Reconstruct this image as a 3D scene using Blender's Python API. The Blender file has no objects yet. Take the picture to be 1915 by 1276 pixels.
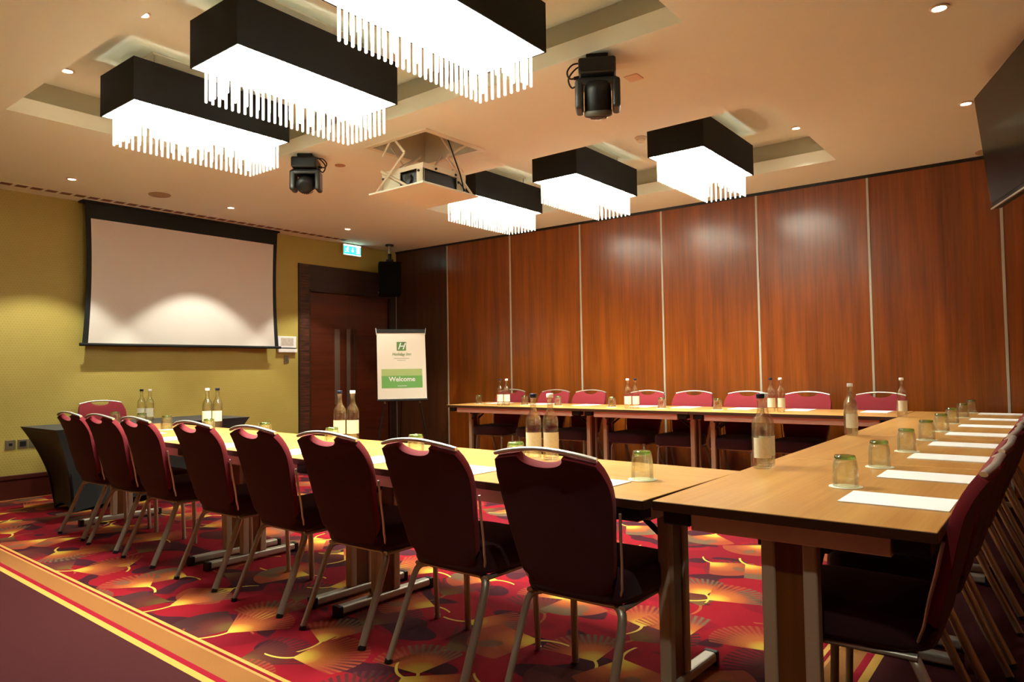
import bpy, math, random
from mathutils import Vector, Matrix
random.seed(7)
SC = bpy.context.scene
COL = SC.collection
PI = math.pi
H = 2.921            # ceiling height
T = 0.74             # table height

# ------------------------------------------------------------------ colour / materials
def lin(c):
    return tuple((v/12.92 if v <= .04045 else ((v+.055)/1.055)**2.4) for v in (x/255. for x in c))
def new_mat(name):
    m = bpy.data.materials.new(name); m.use_nodes = True
    nt = m.node_tree; b = nt.nodes['Principled BSDF']
    return m, nt, b
def mat(name, rgb, rough=.5, metal=0., coat=0., sheen=0., trans=0., ior=1.45, emit=None, estr=0., spec=.5, noise=0., nscale=60., bump=0.):
    m, nt, b = new_mat(name)
    c = lin(rgb)
    b.inputs['Base Color'].default_value = (*c, 1)
    b.inputs['Roughness'].default_value = rough
    b.inputs['Metallic'].default_value = metal
    b.inputs['Coat Weight'].default_value = coat
    b.inputs['Sheen Weight'].default_value = sheen
    b.inputs['Transmission Weight'].default_value = trans
    b.inputs['IOR'].default_value = ior
    b.inputs['Specular IOR Level'].default_value = spec
    if emit:
        b.inputs['Emission Color'].default_value = (*lin(emit), 1)
        b.inputs['Emission Strength'].default_value = estr
    if noise or bump:
        tc = nt.nodes.new('ShaderNodeTexCoord'); n = nt.nodes.new('ShaderNodeTexNoise')
        n.inputs['Scale'].default_value = nscale; n.inputs['Detail'].default_value = 3
        nt.links.new(tc.outputs['Object'], n.inputs['Vector'])
        if noise:
            r = nt.nodes.new('ShaderNodeMapRange')
            r.inputs[1].default_value = .3; r.inputs[2].default_value = .7
            r.inputs[3].default_value = 1-noise; r.inputs[4].default_value = 1+noise
            nt.links.new(n.outputs['Fac'], r.inputs[0])
            mx = nt.nodes.new('ShaderNodeVectorMath'); mx.operation = 'SCALE'
            mx.inputs[0].default_value = c
            nt.links.new(r.outputs[0], mx.inputs['Scale']); nt.links.new(mx.outputs[0], b.inputs['Base Color'])
        if bump:
            bp = nt.nodes.new('ShaderNodeBump'); bp.inputs['Strength'].default_value = bump; bp.inputs['Distance'].default_value = .002
            nt.links.new(n.outputs['Fac'], bp.inputs['Height']); nt.links.new(bp.outputs[0], b.inputs['Normal'])
    return m

class NG:
    """tiny helper to write shader maths as expressions"""
    def __init__(s, nt): s.nt = nt
    def _in(s, n, i, v):
        if isinstance(v, (int, float)): n.inputs[i].default_value = v
        else: s.nt.links.new(v, n.inputs[i])
    def m(s, op, a, b=0., c=0., clamp=False):
        n = s.nt.nodes.new('ShaderNodeMath'); n.operation = op; n.use_clamp = clamp
        s._in(n, 0, a); s._in(n, 1, b); s._in(n, 2, c); return n.outputs[0]
    def add(s, a, b): return s.m('ADD', a, b)
    def sub(s, a, b): return s.m('SUBTRACT', a, b)
    def mul(s, a, b): return s.m('MULTIPLY', a, b)
    def lt(s, a, b): return s.m('LESS_THAN', a, b)
    def gt(s, a, b): return s.m('GREATER_THAN', a, b)
    def ss(s, v, lo, hi):
        n = s.nt.nodes.new('ShaderNodeMapRange'); n.interpolation_type = 'SMOOTHSTEP'
        s._in(n, 0, v); s._in(n, 1, lo); s._in(n, 2, hi); n.inputs[3].default_value = 0; n.inputs[4].default_value = 1
        return n.outputs[0]
    def mix(s, f, a, b):
        n = s.nt.nodes.new('ShaderNodeMix'); n.data_type = 'RGBA'
        s._in(n, 0, f)
        for i, v in ((6, a), (7, b)):
            if isinstance(v, tuple): n.inputs[i].default_value = (*v, 1)
            else: s.nt.links.new(v, n.inputs[i])
        return n.outputs[2]
    def xyz(s, x, y, z):
        n = s.nt.nodes.new('ShaderNodeCombineXYZ'); s._in(n, 0, x); s._in(n, 1, y); s._in(n, 2, z); return n.outputs[0]
    def white(s, v):
        n = s.nt.nodes.new('ShaderNodeTexWhiteNoise'); n.noise_dimensions = '3D'; s.nt.links.new(v, n.inputs['Vector'])
        sp = s.nt.nodes.new('ShaderNodeSeparateColor'); s.nt.links.new(n.outputs['Color'], sp.inputs[0])
        return sp.outputs[0], sp.outputs[1], sp.outputs[2]
    def noise(s, v, scale, detail=2., rough=.5):
        n = s.nt.nodes.new('ShaderNodeTexNoise'); s.nt.links.new(v, n.inputs['Vector'])
        n.inputs['Scale'].default_value = scale; n.inputs['Detail'].default_value = detail; n.inputs['Roughness'].default_value = rough
        return n.outputs['Fac']
    def ramp(s, f, stops, mode='LINEAR'):
        n = s.nt.nodes.new('ShaderNodeValToRGB'); cr = n.color_ramp; cr.interpolation = mode
        while len(cr.elements) < len(stops): cr.elements.new(.5)
        for e, (p, c) in zip(cr.elements, stops): e.position = p; e.color = (*c, 1)
        s._in(n, 0, f); return n.outputs[0]
    def coords(s, kind='Object'):
        tc = s.nt.nodes.new('ShaderNodeTexCoord'); sp = s.nt.nodes.new('ShaderNodeSeparateXYZ')
        s.nt.links.new(tc.outputs[kind], sp.inputs[0]); return tc.outputs[kind], sp.outputs[0], sp.outputs[1], sp.outputs[2]
    def mapping(s, v, sc, loc=(0, 0, 0)):
        n = s.nt.nodes.new('ShaderNodeMapping'); n.inputs['Scale'].default_value = sc; n.inputs['Location'].default_value = loc
        s.nt.links.new(v, n.inputs['Vector']); return n.outputs[0]

def wood(name, dark, light, axis, fine=60., rough=.3, coat=.3, band=7., streak=.5, per_obj=.0, spec=.5):
    """veneer; axis = direction of the grain (0,1,2)"""
    m, nt, b = new_mat(name); g = NG(nt)
    co, x, y, z = g.coords()
    sc = [1., 1., 1.]; sc[axis] = .03
    v1 = g.mapping(co, tuple(c*fine for c in sc))
    sc2 = [1., 1., 1.]; sc2[axis] = .05
    v2 = g.mapping(co, tuple(c*band for c in sc2))
    if per_obj:
        oi = nt.nodes.new('ShaderNodeObjectInfo')
        off = g.mul(oi.outputs['Random'], 37.)
        ad = nt.nodes.new('ShaderNodeVectorMath'); ad.operation = 'ADD'
        nt.links.new(v2, ad.inputs[0]); nt.links.new(g.xyz(off, off, off), ad.inputs[1]); v2 = ad.outputs[0]
    n1 = g.noise(v1, 1., 4., .65); n2 = g.noise(v2, 1., 3., .6)
    f = g.add(g.mul(g.sub(n1, .5), streak*1.6), g.mul(g.sub(n2, .5), 1.6))
    f = g.m('ADD', f, .5, clamp=True)
    col = g.ramp(f, [(0., lin(dark)), (1., lin(light))])
    nt.links.new(col, b.inputs['Base Color'])
    b.inputs['Roughness'].default_value = rough; b.inputs['Coat Weight'].default_value = coat
    b.inputs['Coat Roughness'].default_value = .18; b.inputs['Specular IOR Level'].default_value = spec
    return m

M = {}
M['ceiling'] = mat('ceiling_paint', (236, 238, 222), .85)
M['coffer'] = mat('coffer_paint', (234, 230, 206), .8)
M['coffer_shade'] = mat('coffer_cove_shade', (186, 178, 148), .85)  # upper coffer face: the shade up there is put into a darker colour
M['white_trim'] = mat('white_trim', (232, 222, 200), .5)
M['grille'] = mat('grille_slot', (120, 84, 62), .7)
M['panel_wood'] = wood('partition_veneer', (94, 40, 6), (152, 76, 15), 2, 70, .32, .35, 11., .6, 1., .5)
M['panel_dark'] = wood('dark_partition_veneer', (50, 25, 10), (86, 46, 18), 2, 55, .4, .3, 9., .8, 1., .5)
M['alu'] = mat('aluminium', (196, 190, 176), .42, .45)
M['alu_dark'] = mat('aluminium_satin', (196, 180, 154), .5, .15)
M['seam'] = mat('seam_strip', (188, 178, 160), .45, .3)
M['table_top'] = wood('oak_laminate', (176, 122, 58), (212, 160, 88), 0, 90, .33, .2, 14., .6, 1., .5)
M['edge_brown'] = mat('edge_band', (64, 36, 20), .4)
M['beam'] = mat('frame_beam', (242, 208, 192), .5, .1)
M['post_wood'] = wood('post_veneer', (92, 50, 14), (128, 76, 26), 2, 90, .4, .1)
M['black'] = mat('black_plastic', (16, 15, 15), .45)
M['speaker_black'] = mat('speaker_black', (9, 9, 8), .9, spec=.15)
M['black_metal'] = mat('black_metal', (22, 20, 20), .35, .4)
M['fabric_back'] = mat('dark_burgundy_fabric', (66, 10, 22), .9, sheen=.1, noise=.12, nscale=300, bump=.2)
M['fabric'] = mat('burgundy_fabric', (122, 17, 30), .85, sheen=.08, noise=.12, nscale=300, bump=.2)
M['seat_fabric'] = mat('seat_fabric', (52, 12, 22), .9, sheen=.15, noise=.15, nscale=300, bump=.2)
M['steel'] = mat('brushed_steel', (178, 172, 156), .38, .6)
M['rail'] = mat('rail_silver', (214, 208, 200), .32, .75)
M['spandex'] = mat('black_stretch_cloth', (14, 16, 15), .75, sheen=.2)
M['yoke'] = mat('yoke_plastic', (44, 44, 42), .35)
M['shade'] = mat('black_shade_fabric', (21, 19, 18), .8, noise=.1, nscale=200)
M['shade_in'] = mat('shade_lining', (240, 235, 220), .6)
M['paper'] = mat('paper', (245, 244, 242), .7)
M['coaster'] = mat('coaster_paper', (238, 234, 210), .7)
M['cap_white'] = mat('cap_white', (235, 232, 225), .4)
M['cap_dark'] = mat('cap_dark', (22, 26, 44), .35)
M['label'] = mat('bottle_label', (228, 220, 190), .6, noise=.06, nscale=120)
M['screen_white'] = mat('screen_white', (228, 222, 214), .9)
M['screen_black'] = mat('screen_black', (18, 24, 22), .7)
M['off_white'] = mat('off_white_metal', (228, 214, 186), .45)
M['lens'] = mat('lens_glass', (60, 55, 50), .1, coat=1.)
M['head_grey'] = mat('head_grey', (92, 90, 80), .4)
M['tv'] = mat('tv_panel', (8, 9, 9), .14, spec=.22)
M['green'] = mat('sign_green', (110, 172, 82), .6)
M['green_dark'] = mat('logo_green', (96, 138, 66), .6)
M['green_pale'] = mat('sign_green_pale', (176, 196, 120), .6)
M['grey_text'] = mat('grey_text', (150, 150, 130), .6)
M['poster'] = mat('poster_paper', (244, 232, 212), .6)
M['steel_plate'] = mat('steel_plate', (150, 138, 110), .35, .7)
M['skirting'] = mat('skirting_wood', (84, 34, 24), .45, noise=.1, nscale=20)
M['door_wood'] = wood('door_veneer', (54, 18, 8), (104, 44, 20), 1, 40, .35, .3, 8.)
M['frame_wood'] = wood('frame_veneer', (40, 22, 14), (62, 36, 24), 1, 50, .4, .2, 10.)
M['handle'] = mat('door_handle_metal', (118, 98, 84), .45, .4)

def glass(name, rgb, ior=1.45, rough=0.0):
    m, nt, b = new_mat(name)
    b.inputs['Base Color'].default_value = (*lin(rgb), 1); b.inputs['Transmission Weight'].default_value = 1
    b.inputs['Roughness'].default_value = rough; b.inputs['IOR'].default_value = ior
    return m
def clear(name, rgb, tint, ior=1.45, mixf=.4):
    """thin glass: part straight see-through, part refracting, with a fresnel highlight"""
    m, nt, b = new_mat(name)
    b.inputs['Base Color'].default_value = (*lin(rgb), 1); b.inputs['Transmission Weight'].default_value = 1
    b.inputs['Roughness'].default_value = 0; b.inputs['IOR'].default_value = ior
    tr = nt.nodes.new('ShaderNodeBsdfTransparent'); tr.inputs[0].default_value = (*lin(tint), 1)
    gs = nt.nodes.new('ShaderNodeBsdfGlossy'); gs.inputs['Roughness'].default_value = .03
    ly = nt.nodes.new('ShaderNodeLayerWeight'); ly.inputs['Blend'].default_value = .5
    pw = nt.nodes.new('ShaderNodeMath'); pw.operation = 'POWER'; nt.links.new(ly.outputs['Facing'], pw.inputs[0]); pw.inputs[1].default_value = 3.5
    lw = nt.nodes.new('ShaderNodeMath'); lw.operation = 'MULTIPLY_ADD'; nt.links.new(pw.outputs[0], lw.inputs[0]); lw.inputs[1].default_value = .5; lw.inputs[2].default_value = .06
    a = nt.nodes.new('ShaderNodeMixShader'); nt.links.new(lw.outputs[0], a.inputs[0]); nt.links.new(tr.outputs[0], a.inputs[1]); nt.links.new(gs.outputs[0], a.inputs[2])
    c = nt.nodes.new('ShaderNodeMixShader'); c.inputs[0].default_value = mixf
    nt.links.new(a.outputs[0], c.inputs[1]); nt.links.new(b.outputs[0], c.inputs[2])
    nt.links.new(c.outputs[0], nt.nodes['Material Output'].inputs[0]); return m
M['glass'] = clear('clear_glass', (250, 252, 244), (252, 254, 246), mixf=.25)
M['glass_green'] = clear('green_glass', (196, 232, 150), (190, 224, 140), mixf=.55)
M['bottle'] = clear('bottle_glass', (250, 252, 244), (254, 255, 251), mixf=.14)

def emis(name, rgb, s):
    m = bpy.data.materials.new(name); m.use_nodes = True; nt = m.node_tree
    nt.nodes.clear(); e = nt.nodes.new('ShaderNodeEmission'); o = nt.nodes.new('ShaderNodeOutputMaterial')
    e.inputs[0].default_value = (*rgb, 1); e.inputs[1].default_value = s
    nt.links.new(e.outputs[0], o.inputs[0]); return m
WARM = (.94, 1., .86)
M['lamp'] = emis('chandelier_lamp', WARM, 12.)
M['bulb'] = emis('halogen_bulb', WARM, 30.)
M['down'] = emis('downlight_lens', (1., .84, .66), 30.)
M['exit_face'] = emis('exit_sign_face', lin((60, 225, 195)), 1.6)
M['exit_white'] = emis('exit_sign_white', (.8, 1., .95), 2.6)

def crystal():
    m, nt, b = new_mat('crystal_rod')
    b.inputs['Base Color'].default_value = (.95, .93, .9, 1); b.inputs['Roughness'].default_value = .15
    tr = nt.nodes.new('ShaderNodeBsdfTranslucent'); tr.inputs[0].default_value = (.97, .95, .9, 1)
    gl = nt.nodes.new('ShaderNodeBsdfTransparent'); gl.inputs[0].default_value = (.97, .97, .95, 1)
    mx = nt.nodes.new('ShaderNodeMixShader'); mx.inputs[0].default_value = .6
    mx2 = nt.nodes.new('ShaderNodeMixShader'); mx2.inputs[0].default_value = .25
    o = nt.nodes['Material Output']
    nt.links.new(b.outputs[0], mx.inputs[1]); nt.links.new(tr.outputs[0], mx.inputs[2])
    nt.links.new(mx.outputs[0], mx2.inputs[1]); nt.links.new(gl.outputs[0], mx2.inputs[2])
    nt.links.new(mx2.outputs[0], o.inputs[0]); return m
M['crystal'] = crystal()

def wallpaper():
    m, nt, b = new_mat('mustard_wallpaper'); g = NG(nt)
    co, x, y, z = g.coords()
    # small staggered dots pressed into mustard vinyl
    row = g.m('FLOOR', g.mul(z, 44.))
    yy = g.m('FRACT', g.add(g.mul(y, 38.), g.mul(row, .5)))
    zz = g.m('FRACT', g.mul(z, 44.))
    dy = g.sub(yy, .5); dz = g.sub(zz, .5)
    r = g.m('SQRT', g.add(g.mul(dy, dy), g.mul(dz, dz)))
    dot = g.ss(r, .22, .34)
    n = g.noise(co, 3., 2.)
    c = g.mix(dot, lin((176, 156, 76)), lin((184, 166, 84)))
    c = g.mix(g.mul(n, .35), c, lin((160, 136, 58)))
    nt.links.new(c, b.inputs['Base Color']); b.inputs['Roughness'].default_value = .55
    bp = nt.nodes.new('ShaderNodeBump'); bp.inputs['Strength'].default_value = .3; bp.inputs['Distance'].default_value = .002
    nt.links.new(dot, bp.inputs['Height']); nt.links.new(bp.outputs[0], b.inputs['Normal'])
    return m
M['wallpaper'] = wallpaper()

def slats():
    m, nt, b = new_mat('ribbed_wood'); g = NG(nt)
    co, x, y, z = g.coords()
    n = g.noise(g.mapping(co, (3, 3, 46)), 1., 3., .7)
    c = g.ramp(n, [(.35, lin((22, 11, 6))), (.5, lin((66, 34, 18))), (.65, lin((96, 52, 28)))])
    nt.links.new(c, b.inputs['Base Color']); b.inputs['Roughness'].default_value = .5
    return m
M['slats'] = slats()

# ------------------------------------------------------------------ carpet
BORDER_Y0, BORDER_S, BORDER_X = -5.486, -.0284, 7.03
def carpet():
    m, nt, b = new_mat('patterned_carpet'); g = NG(nt)
    co, x, y, z = g.coords()
    red = lin((126, 14, 26)); plum = lin((58, 20, 28)); crim = lin((112, 12, 26)); grey = lin((84, 76, 56))
    yel = lin((186, 148, 54)); ora = lin((166, 90, 42)); rust = lin((134, 58, 36)); gold = lin((198, 164, 72))
    n0 = g.noise(g.mapping(co, (1, 1.6, 1)), 2.2, 1.)
    base = g.mix(g.ss(n0, .50, .54), red, crim)
    n1 = g.noise(g.mapping(co, (1.2, 1.8, 1), (5, 2, 0)), 2.9, .5)
    base = g.mix(g.ss(n1, .58, .60), base, plum)
    col = base
    def layer(col, s, ox, oy, seed, dull, keep=.9):
        X = g.add(g.mul(x, 1/s), ox); Y = g.add(g.mul(y, 1/s), oy)
        cx = g.m('FLOOR', X); cy = g.m('FLOOR', Y)
        r1, r2, r3 = g.white(g.xyz(cx, cy, seed))
        fx = g.sub(g.sub(g.m('FRACT', X), .5), g.mul(g.sub(r2, .5), .12)); fy = g.sub(g.sub(g.m('FRACT', Y), .5), g.mul(g.sub(r3, .5), .12))
        a = g.mul(r1, 2*PI)
        ca = g.m('COSINE', a); sa = g.m('SINE', a)
        qx = g.add(g.mul(fx, ca), g.mul(fy, sa)); qy = g.sub(g.mul(fy, ca), g.mul(fx, sa))
        bx = g.add(qx, .24)
        r = g.m('SQRT', g.add(g.mul(bx, bx), g.mul(qy, qy)))
        th = g.m('ARCTAN2', qy, bx)
        th2 = g.mul(th, th)
        R = g.sub(.58, g.mul(th2, .14))
        t = g.m('DIVIDE', r, R)
        ang = g.add(.62, g.mul(r2, .30))
        kp = g.lt(g.m('FRACT', g.mul(r2, 7.31)), keep)
        fan = g.mul(kp, g.mul(g.lt(t, 1.), g.lt(g.m('ABSOLUTE', th), ang)))
        stripe = g.ss(g.m('SINE', g.mul(th, 58.)), -.25, .35)
        rim = g.ss(t, .50, .96)
        cut = g.mul(g.lt(r1, .55), g.mul(rim, g.sub(1., stripe)))          # slots between the rays
        lc = g.ramp(t, [(0., gold), (.22, yel), (.40, ora), (.75, rust), (1., rust)])
        lc = g.mix(g.mul(g.mul(g.gt(r3, .45), g.ss(t, .55, .8)), g.lt(th, .15)), lc, grey)
        ex = g.sub(bx, .40); ey = g.sub(qy, .06)
        eye = g.mul(g.gt(r1, .40), g.sub(1., g.ss(g.m('SQRT', g.add(g.mul(ex, ex), g.mul(g.mul(ey, ey), 2.2))), .085, .125)))
        lc = g.mix(g.mul(eye, .75), lc, grey)
        fine = g.noise(co, 160., 2.)
        lc = g.mix(g.mul(g.ss(fine, .45, .6), g.mul(.5, g.ss(t, .3, .6))), lc, rust)
        lc = g.mix(dull, lc, plum)
        out = g.mix(g.mul(fan, g.sub(1., g.mul(cut, .85))), col, lc)
        # curved stem
        u = g.mul(bx, -1.)
        cv = g.mul(g.mul(u, u), g.add(1.6, r2))
        st = g.mul(g.mul(kp, g.mul(g.gt(u, -.02), g.lt(u, .22))), g.lt(g.m('ABSOLUTE', g.sub(qy, cv)), .013))
        return g.mix(g.mul(st, g.sub(1., dull)), out, gold)
    col = layer(col, .56, .13, .41, 3.3, .85)
    col = layer(col, .50, .0, .0, 1.7, .10)
    col = layer(col, .54, .52, .47, 9.1, .0)
    # border and plain surround
    d1 = g.sub(g.add(BORDER_Y0, g.mul(x, BORDER_S)), y)
    d2 = g.sub(x, BORDER_X)
    d3 = g.sub(.06, x)
    d = g.m('MAXIMUM', g.m('MAXIMUM', d1, d2), d3)
    mar = lin((64, 25, 26))
    dn = g.m('MULTIPLY', d, 1/.4)
    bc = g.ramp(dn, [(0., lin((186, 140, 70))), (.045, lin((118, 14, 24))), (.085, lin((186, 126, 72))), (.115, lin((134, 86, 44))),
                     (.365, lin((134, 18, 34))), (.435, lin((184, 140, 66))), (.515, mar)], 'CONSTANT')
    n3 = g.noise(co, 240., 2.)
    col = g.mix(g.gt(d, 0.), col, bc)
    v = g.add(.80, g.mul(n3, .4))
    sc = nt.nodes.new('ShaderNodeVectorMath'); sc.operation = 'SCALE'
    nt.links.new(col, sc.inputs[0]); nt.links.new(v, sc.inputs['Scale'])
    nt.links.new(sc.outputs[0], b.inputs['Base Color'])
    b.inputs['Roughness'].default_value = .95; b.inputs['Specular IOR Level'].default_value = .1
    bp = nt.nodes.new('ShaderNodeBump'); bp.inputs['Strength'].default_value = .4; bp.inputs['Distance'].default_value = .003
    nt.links.new(n3, bp.inputs['Height']); nt.links.new(bp.outputs[0], b.inputs['Normal'])
    return m
M['carpet'] = carpet()

# ------------------------------------------------------------------ mesh building
class MB:
    def __init__(s): s.v = []; s.f = []; s.mi = []; s.mats = []; s.sm = []
    def _m(s, m):
        if m not in s.mats: s.mats.append(m)
        return s.mats.index(m)
    def raw(s, vs, fs, m, smooth=False):
        o = len(s.v); k = s._m(m); s.v += [tuple(v) for v in vs]
        for f in fs: s.f.append(tuple(i+o for i in f)); s.mi.append(k); s.sm.append(smooth)
        return s
    def box(s, x0, x1, y0, y1, z0, z1, m, xf=None):
        vs = [(x, y, z) for z in (z0, z1) for y in (y0, y1) for x in (x0, x1)]
        if xf: vs = [xf @ Vector(v) for v in vs]
        return s.raw(vs, [(0, 2, 3, 1), (4, 5, 7, 6), (0, 1, 5, 4), (2, 6, 7, 3), (0, 4, 6, 2), (1, 3, 7, 5)], m)
    def tube(s, pts, r, m, n=10, r2=None, cap=True, up=(0, 0, 1)):
        pts = [Vector(p) for p in pts]; r2 = r2 or r; vs = []; fs = []
        rr = r if isinstance(r, (list, tuple)) else [r]*len(pts)
        q = r2 if isinstance(r2, (list, tuple)) else [r2]*len(pts)
        prev = None
        for i, p in enumerate(pts):
            t = (pts[min(i+1, len(pts)-1)]-pts[max(i-1, 0)]).normalized()
            a = Vector(up) if prev is None else prev
            if abs(a.dot(t)) > .98: a = Vector((1, 0, 0))
            a = (a-t*a.dot(t)).normalized(); prev = a; b = t.cross(a)
            for k in range(n):
                th = 2*PI*k/n; vs.append(p+a*math.cos(th)*rr[i]+b*math.sin(th)*q[i])
        for i in range(len(pts)-1):
            for k in range(n):
                k2 = (k+1) % n; fs.append((i*n+k, i*n+k2, (i+1)*n+k2, (i+1)*n+k))
        s.raw(vs, fs, m, True)
        if cap:
            e = (len(pts)-1)*n
            s.raw(vs[:n], [tuple(reversed(range(n)))], m); s.raw(vs[e:e+n], [tuple(range(n))], m)
        return s
    def lathe(s, prof, m, n=24, c=(0, 0, 0), closed=False, xf=None):
        vs = []; fs = []
        for r, z in prof:
            for k in range(n):
                th = 2*PI*k/n; v = Vector((c[0]+r*math.cos(th), c[1]+r*math.sin(th), c[2]+z)); vs.append(xf @ v if xf else v)
        L = len(prof)
        for i in range(L if closed else L-1):
            j = (i+1) % L
            for k in range(n):
                k2 = (k+1) % n; fs.append((i*n+k, i*n+k2, j*n+k2, j*n+k))
        if not closed:
            fs.append(tuple(reversed(range(n)))); fs.append(tuple((L-1)*n+k for k in range(n)))
        return s.raw(vs, fs, m, True)
    def build(s, name, parent=None, bevel=0., seg=2, loc=None, sub=0, solid=0., angle=35):
        me = bpy.data.meshes.new(name); me.from_pydata(s.v, [], s.f); me.update()
        for m in s.mats: me.materials.append(m)
        for p, k, q in zip(me.polygons, s.mi, s.sm): p.material_index = k; p.use_smooth = q
        o = bpy.data.objects.new(name, me); COL.objects.link(o)
        if parent: o.parent = parent
        if loc: o.location = loc
        if solid:
            d = o.modifiers.new('solid', 'SOLIDIFY'); d.thickness = solid; d.offset = 0
        if bevel:
            d = o.modifiers.new('bevel', 'BEVEL'); d.width = bevel; d.segments = seg; d.limit_method = 'ANGLE'; d.angle_limit = math.radians(angle)
        if sub:
            d = o.modifiers.new('sub', 'SUBSURF'); d.levels = sub; d.render_levels = sub
        return o
def tag(o, label=None, cat=None, group=None, kind=None):
    if label: o['label'] = label
    if cat: o['category'] = cat
    if group: o['group'] = group
    if kind: o['kind'] = kind
    return o
def thing(name, label, cat, loc=(0, 0, 0), rz=0, group=None):
    o = bpy.data.objects.new(name, None); COL.objects.link(o); o.location = loc; o.rotation_euler = (0, 0, rz)
    o.empty_display_size = .1
    return tag(o, label, cat, group)
def children(o): return [c for c in bpy.data.objects if c.parent == o]
def copy_tree(o, parent=None):
    kids = children(o)
    c = o.copy(); COL.objects.link(c)
    c.parent = parent
    if parent: c.matrix_parent_inverse = o.matrix_parent_inverse
    for k in kids: copy_tree(k, c)
    return c
def dup(o, loc, rz=None, label=None, group=None):
    c = copy_tree(o); c.location = loc
    if rz is not None: c.rotation_euler = (0, 0, rz)
    if label: c['label'] = label
    if group: c['group'] = group
    return c
def struct(o): o['kind'] = 'structure'; return o
def R(d): return math.radians(d)
def smooth_path(pts, n=6):
    pts = [Vector(p) for p in pts]; out = []
    for i in range(len(pts)-1):
        p0 = pts[max(i-1, 0)]; p1 = pts[i]; p2 = pts[i+1]; p3 = pts[min(i+2, len(pts)-1)]
        for k in range(n):
            t = k/n
            out.append(.5*((2*p1)+(p2-p0)*t+(2*p0-5*p1+4*p2-p3)*t*t+(3*p1-p0-3*p2+p3)*t**3))
    out.append(pts[-1]); return out

# ------------------------------------------------------------------ camera
def camera():
    Rv = Vector((.78782637, .61571122, -.01514269)); Fv = Vector((-.61485373, .78768432, .03883694))
    Fv.normalize(); Rv = (Rv-Fv*Rv.dot(Fv)).normalized(); Uv = Rv.cross(Fv)
    cd = bpy.data.cameras.new('camera'); c = bpy.data.objects.new('camera', cd); COL.objects.link(c)
    m = Matrix((Rv, Uv, -Fv)).transposed().to_4x4(); m.translation = Vector((7.8430, -7.2450, 1.1569))
    c.matrix_world = m; cd.sensor_width = 36; cd.lens = 24.896; cd.clip_start = .05; cd.clip_end = 60
    SC.camera = c
camera()

# ------------------------------------------------------------------ room shell
XR, YN = 8.75, -9.0       # right wall, wall behind the camera
C1 = (2.38, 6.36, -5.65, -3.88); C2 = (2.38, 6.34, -2.46, -.715); HT = (3.60, 4.19, -3.56, -2.975)
ZS, ZR = 3.03, 3.20
def ceiling():
    b = MB(); xs = sorted({-.1, XR+.1, *C1[:2], *C2[:2], *HT[:2]}); ys = sorted({YN-.1, .1, *C1[2:], *C2[2:], *HT[2:]})
    for i in range(len(xs)-1):
        for j in range(len(ys)-1):
            cx = (xs[i]+xs[i+1])/2; cy = (ys[j]+ys[j+1])/2
            if any(h[0] < cx < h[1] and h[2] < cy < h[3] for h in (C1, C2, HT)): continue
            b.raw([(xs[i], ys[j], H), (xs[i], ys[j+1], H), (xs[i+1], ys[j+1], H), (xs[i+1], ys[j], H)], [(0, 1, 2, 3)], M['ceiling'])
    def ring(h, z0, z1, m, e=0.):
        x0, x1, y0, y1 = h[0]-e, h[1]+e, h[2]-e, h[3]+e
        c = [(x0, y0), (x1, y0), (x1, y1), (x0, y1)]
        for k in range(4):
            p, q = c[k], c[(k+1) % 4]
            b.raw([(*p, z0), (*q, z0), (*q, z1), (*p, z1)], [(0, 1, 2, 3)], m)
    def ledge(h, e, z, m):
        x0, x1, y0, y1 = h; X0, X1, Y0, Y1 = x0-e, x1+e, y0-e, y1+e
        for a in ((X0, X1, Y0, y0), (X0, X1, y1, Y1), (X0, x0, y0, y1), (x1, X1, y0, y1)):
            b.raw([(a[0], a[2], z), (a[1], a[2], z), (a[1], a[3], z), (a[0], a[3], z)], [(0, 1, 2, 3)], m)
    for h in (C1, C2):
        ring(h, H, ZS, M['coffer']); ledge(h, .09, ZS, M['coffer']); ring(h, ZS, ZR, M['coffer_shade'], .09)
        b.raw([(h[0]-.09, h[2]-.09, ZR), (h[0]-.09, h[3]+.09, ZR), (h[1]+.09, h[3]+.09, ZR), (h[1]+.09, h[2]-.09, ZR)], [(0, 1, 2, 3)], M['ceiling'])
    ring(HT, H, 3.3, M['off_white'])
    b.raw([(HT[0], HT[2], 3.3), (HT[0], HT[3], 3.3), (HT[1], HT[3], 3.3), (HT[1], HT[2], 3.3)], [(0, 1, 2, 3)], M['off_white'])
    b.box(-.1, XR+.1, YN-.1, .1, 3.4, 3.45, M['ceiling'])
    struct(b.build('ceiling'))
ceiling()
struct(MB().box(-.1, XR+.1, YN-.1, .1, -.1, 0, M['carpet']).build('floor'))
DY0, DY1, DZ = -1.547, -.12, 2.25       # doorway in the screen wall
wl = MB()
wl.box(-.12, 0, YN-.1, -1.711, 0, 3.0, M['wallpaper']); wl.box(-.12, 0, -1.711, .1, 2.575, 3.0, M['wallpaper'])
wl.box(-.14, -.10, -1.711, .1, 0, 2.575, M['screen_black'])
struct(wl.build('wall_left'))
struct(MB().box(0, XR, .012, .12, 0, 3.0, M['edge_brown']).build('wall_back'))
struct(MB().box(XR, XR+.12, YN, .1, 0, 3.0, M['panel_wood']).build('wall_right'))
struct(MB().box(-.1, XR+.1, YN-.12, YN, 0, 3.0, M['panel_wood']).build('wall_front'))
sk = MB(); sk.box(0, .018, YN, -1.711, 0, .185, M['skirting']); sk.box(0, .024, YN, -1.711, .185, .225, M['skirting'])
struct(sk.build('baseboard_left', bevel=.004))

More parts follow.
